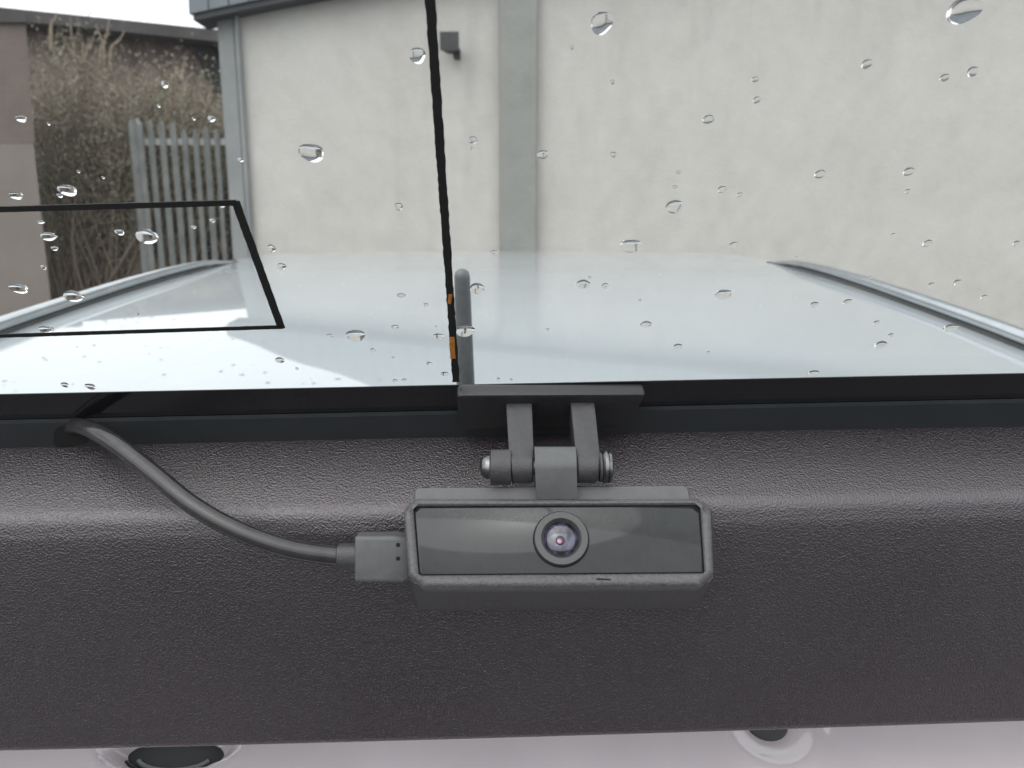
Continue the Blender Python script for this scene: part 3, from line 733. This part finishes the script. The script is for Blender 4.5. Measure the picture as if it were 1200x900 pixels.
# flat black patch painting the shade where the cable comes out
bm = bmesh.new()
hq = rounded([Vector(gpix(64, 500, 0.0024)), Vector(gpix(100, 496, 0.0024)), Vector(gpix(106, 520, 0.0024)), Vector(gpix(62, 524, 0.0024))], 0.003, 3)
loft(bm, [[G(q.x, q.y, h) for q in hq] for h in (0.0021, 0.0025)]); finish(bm, 'cable_opening_shade', M['hole_shade'], car)

# ------------------------------------------------------------------ raindrops on the outside of the glass
drops = [(25,139,13,8),(79,223,22,13),(193,99,8,9),(248,139,9,8),(57,145,4,3),(186,124,3,3),(227,139,4,3),(282,187,7,6),(121,208,4,3),(92,201,3,3),
(19,229,16,9),(70,229,7,5),(48,260,9,4),(57,277,19,10),(64,291,9,5),(51,313,6,6),(140,272,11,7),(172,277,25,18),(227,266,6,4),(249,258,7,5),(260,241,8,4),(22,338,22,11),(86,347,23,13),(54,386,17,8),(162,368,5,3),(76,451,9,6),
(106,453,12,7),(318,291,10,9),(330,312,10,8),(467,242,10,9),(417,393,22,14),(387,393,8,4),(328,422,11,7),(470,346,10,5),(499,357,6,4),(463,383,9,5),(514,394,12,7),(503,426,7,4),(521,438,9,5),(463,446,6,3),(474,445,6,3),(461,419,4,2),(511,383,3,2),(559,338,16,14),(545,388,23,13),(579,296,9,6),(348,432,4,3),(437,410,6,4),(584,444,4,3),(599,445,4,3),
(489,65,19,20),(365,179,29,22),(554,164,10,9),(553,174,5,4),
(705,27,26,27),(671,56,3,6),(718,96,5,6),(830,140,13,11),(885,93,8,7),(887,117,9,8),(636,181,13,11),(719,181,8,7),(795,202,6,4),(791,219,6,4),(846,222,10,8),
(790,242,19,16),(739,288,25,16),(683,333,16,11),(691,325,4,3),(709,335,8,7),(860,287,10,8),(848,345,19,12),(757,380,13,8),(794,406,10,7),(867,228,7,5),(750,352,4,3),(642,386,5,3),(830,413,4,3),
(1130,12,38,32),(1016,75,13,11),(1107,91,11,9),(1140,84,13,12),(961,204,13,10),(1065,201,13,10),(1064,224,7,5),
(933,302,5,3),(1047,275,5,4),(1087,285,11,8),(1191,285,8,6),(1020,325,4,3),(1091,334,7,6),(1122,331,9,7),(1153,348,7,5),(954,357,10,7),(993,354,10,7),(1027,378,7,5),(1044,393,7,5),(1032,404,14,9),(1114,384,16,9),(953,437,13,6)]
meshes = []
for s in range(5):
    rr_ = random.Random(s+20); bm = bmesh.new(); seg = 28; lv = 9
    ph = [rr_.uniform(0, 6.28) for _ in range(4)]; am = [rr_.uniform(0.03, 0.10), rr_.uniform(0.02, 0.07), rr_.uniform(0.0, 0.03), 0.01]
    CA = R(45); Rs = 1/math.sin(CA); H = Rs*(1-math.cos(CA)); loops = []
    for j in range(lv):
        a_ = (j/lv)*math.pi/2
        be = CA*(1-j/lv); rr2 = Rs*math.sin(be); hh = Rs*(math.cos(be)-math.cos(CA))
        loops.append([Vector((math.cos(2*math.pi*k/seg)*rr2*(1+sum(am[q]*math.cos((q+2)*2*math.pi*k/seg+ph[q]) for q in range(4))),
                              math.sin(2*math.pi*k/seg)*rr2*(1+sum(am[q]*math.cos((q+2)*2*math.pi*k/seg+ph[q]) for q in range(4))) - 0.10*math.sin(a_), -hh)) for k in range(seg)])
    vs_ = loft(bm, loops, cap=False)
    top = bm.verts.new((0, -0.10, -H)); bot = bm.verts.new((0, 0, 0))
    for k in range(seg):
        bm.faces.new((vs_[-1][k], vs_[-1][(k+1) % seg], top)); bm.faces.new((vs_[0][(k+1) % seg], vs_[0][k], bot))
    bmesh.ops.recalc_face_normals(bm, faces=bm.faces)
    for f in bm.faces: f.smooth = True
    for e in bm.edges:
        if len(e.link_faces) == 2 and e.calc_face_angle(0) > R(40): e.smooth = False
    me = bpy.data.meshes.new('raindrop'); bm.to_mesh(me); bm.free(); me.materials.append(M['water']); meshes.append(me)
Mg = Matrix((gx, gu, gn)).transposed().to_4x4()
for i, (px, py, w_, h_) in enumerate(drops):
    a_, c_ = gpix(px, py, -TH-0.00005); p = G(a_, c_, -TH-0.00005)
    q0 = Vector(gpix(px-w_/2, py, -TH)); q1 = Vector(gpix(px+w_/2, py, -TH)); q2 = Vector(gpix(px, py-h_/2, -TH)); q3 = Vector(gpix(px, py+h_/2, -TH))
    rx = max((q1-q0).length/2, 0.0004); ry = max((q3-q2).length/2, 0.0004)
    size = 'large' if w_ >= 15 else 'middling' if w_ >= 8 else 'tiny'
    u_ = 533-(445-py)*0.0705
    if py > 415: zone = 'touching the black edge band, '+('below the printed outline' if px < u_ else 'beyond the upright line')
    elif px < 300+(py-237)*0.37-25 and 240 < py < 390: zone = 'inside the printed black outline'
    elif px < 300 and py <= 240: zone = 'above the printed black outline'
    elif px < u_: zone = 'between the printed outline and the upright black line'
    elif px < 720: zone = 'close beside the upright black line on its wide clear side'
    else: zone = ('high on' if py < 160 else 'halfway down' if py < 300 else 'low on')+' the wide clear pane away from the upright black line'
    o = bpy.data.objects.new('raindrop', meshes[i % 5]); COL.objects.link(o)
    o.matrix_world = Matrix.Translation(p) @ Mg @ Matrix.Diagonal((rx, ry, (rx+ry)/2, 1))
    tag(o, size+' raindrop '+zone, 'raindrop', size+' raindrops '+zone)
# rain beads lying on the roof: too many and too small to pick apart
rnd = random.Random(3); bm = bmesh.new()
for i in range(280):
    x = rnd.uniform(-0.36, 0.36); y = rnd.uniform(0.36, 1.1)
    if rnd.random() < 0.4: x = rnd.uniform(-0.36, -0.05); y = rnd.uniform(0.42, 0.8)
    r_ = rnd.uniform(0.0005, 0.0017); z = zr(x, y)
    lp = [[Vector((x+math.cos(k*math.pi/4)*r_*c_, y+math.sin(k*math.pi/4)*r_*c_*rnd.uniform(.9, 1.1), z+h*r_-0.0001)) for k in range(8)] for c_, h in ((1, 0), (0.85, 0.25), (0.5, 0.4))]
    loft(bm, lp)
rb_ = finish(bm, 'roof_raindrops', M['water'], None, ang=80)
tag(rb_, 'fine rain beads scattered over the white roof', 'raindrops', kind='stuff')
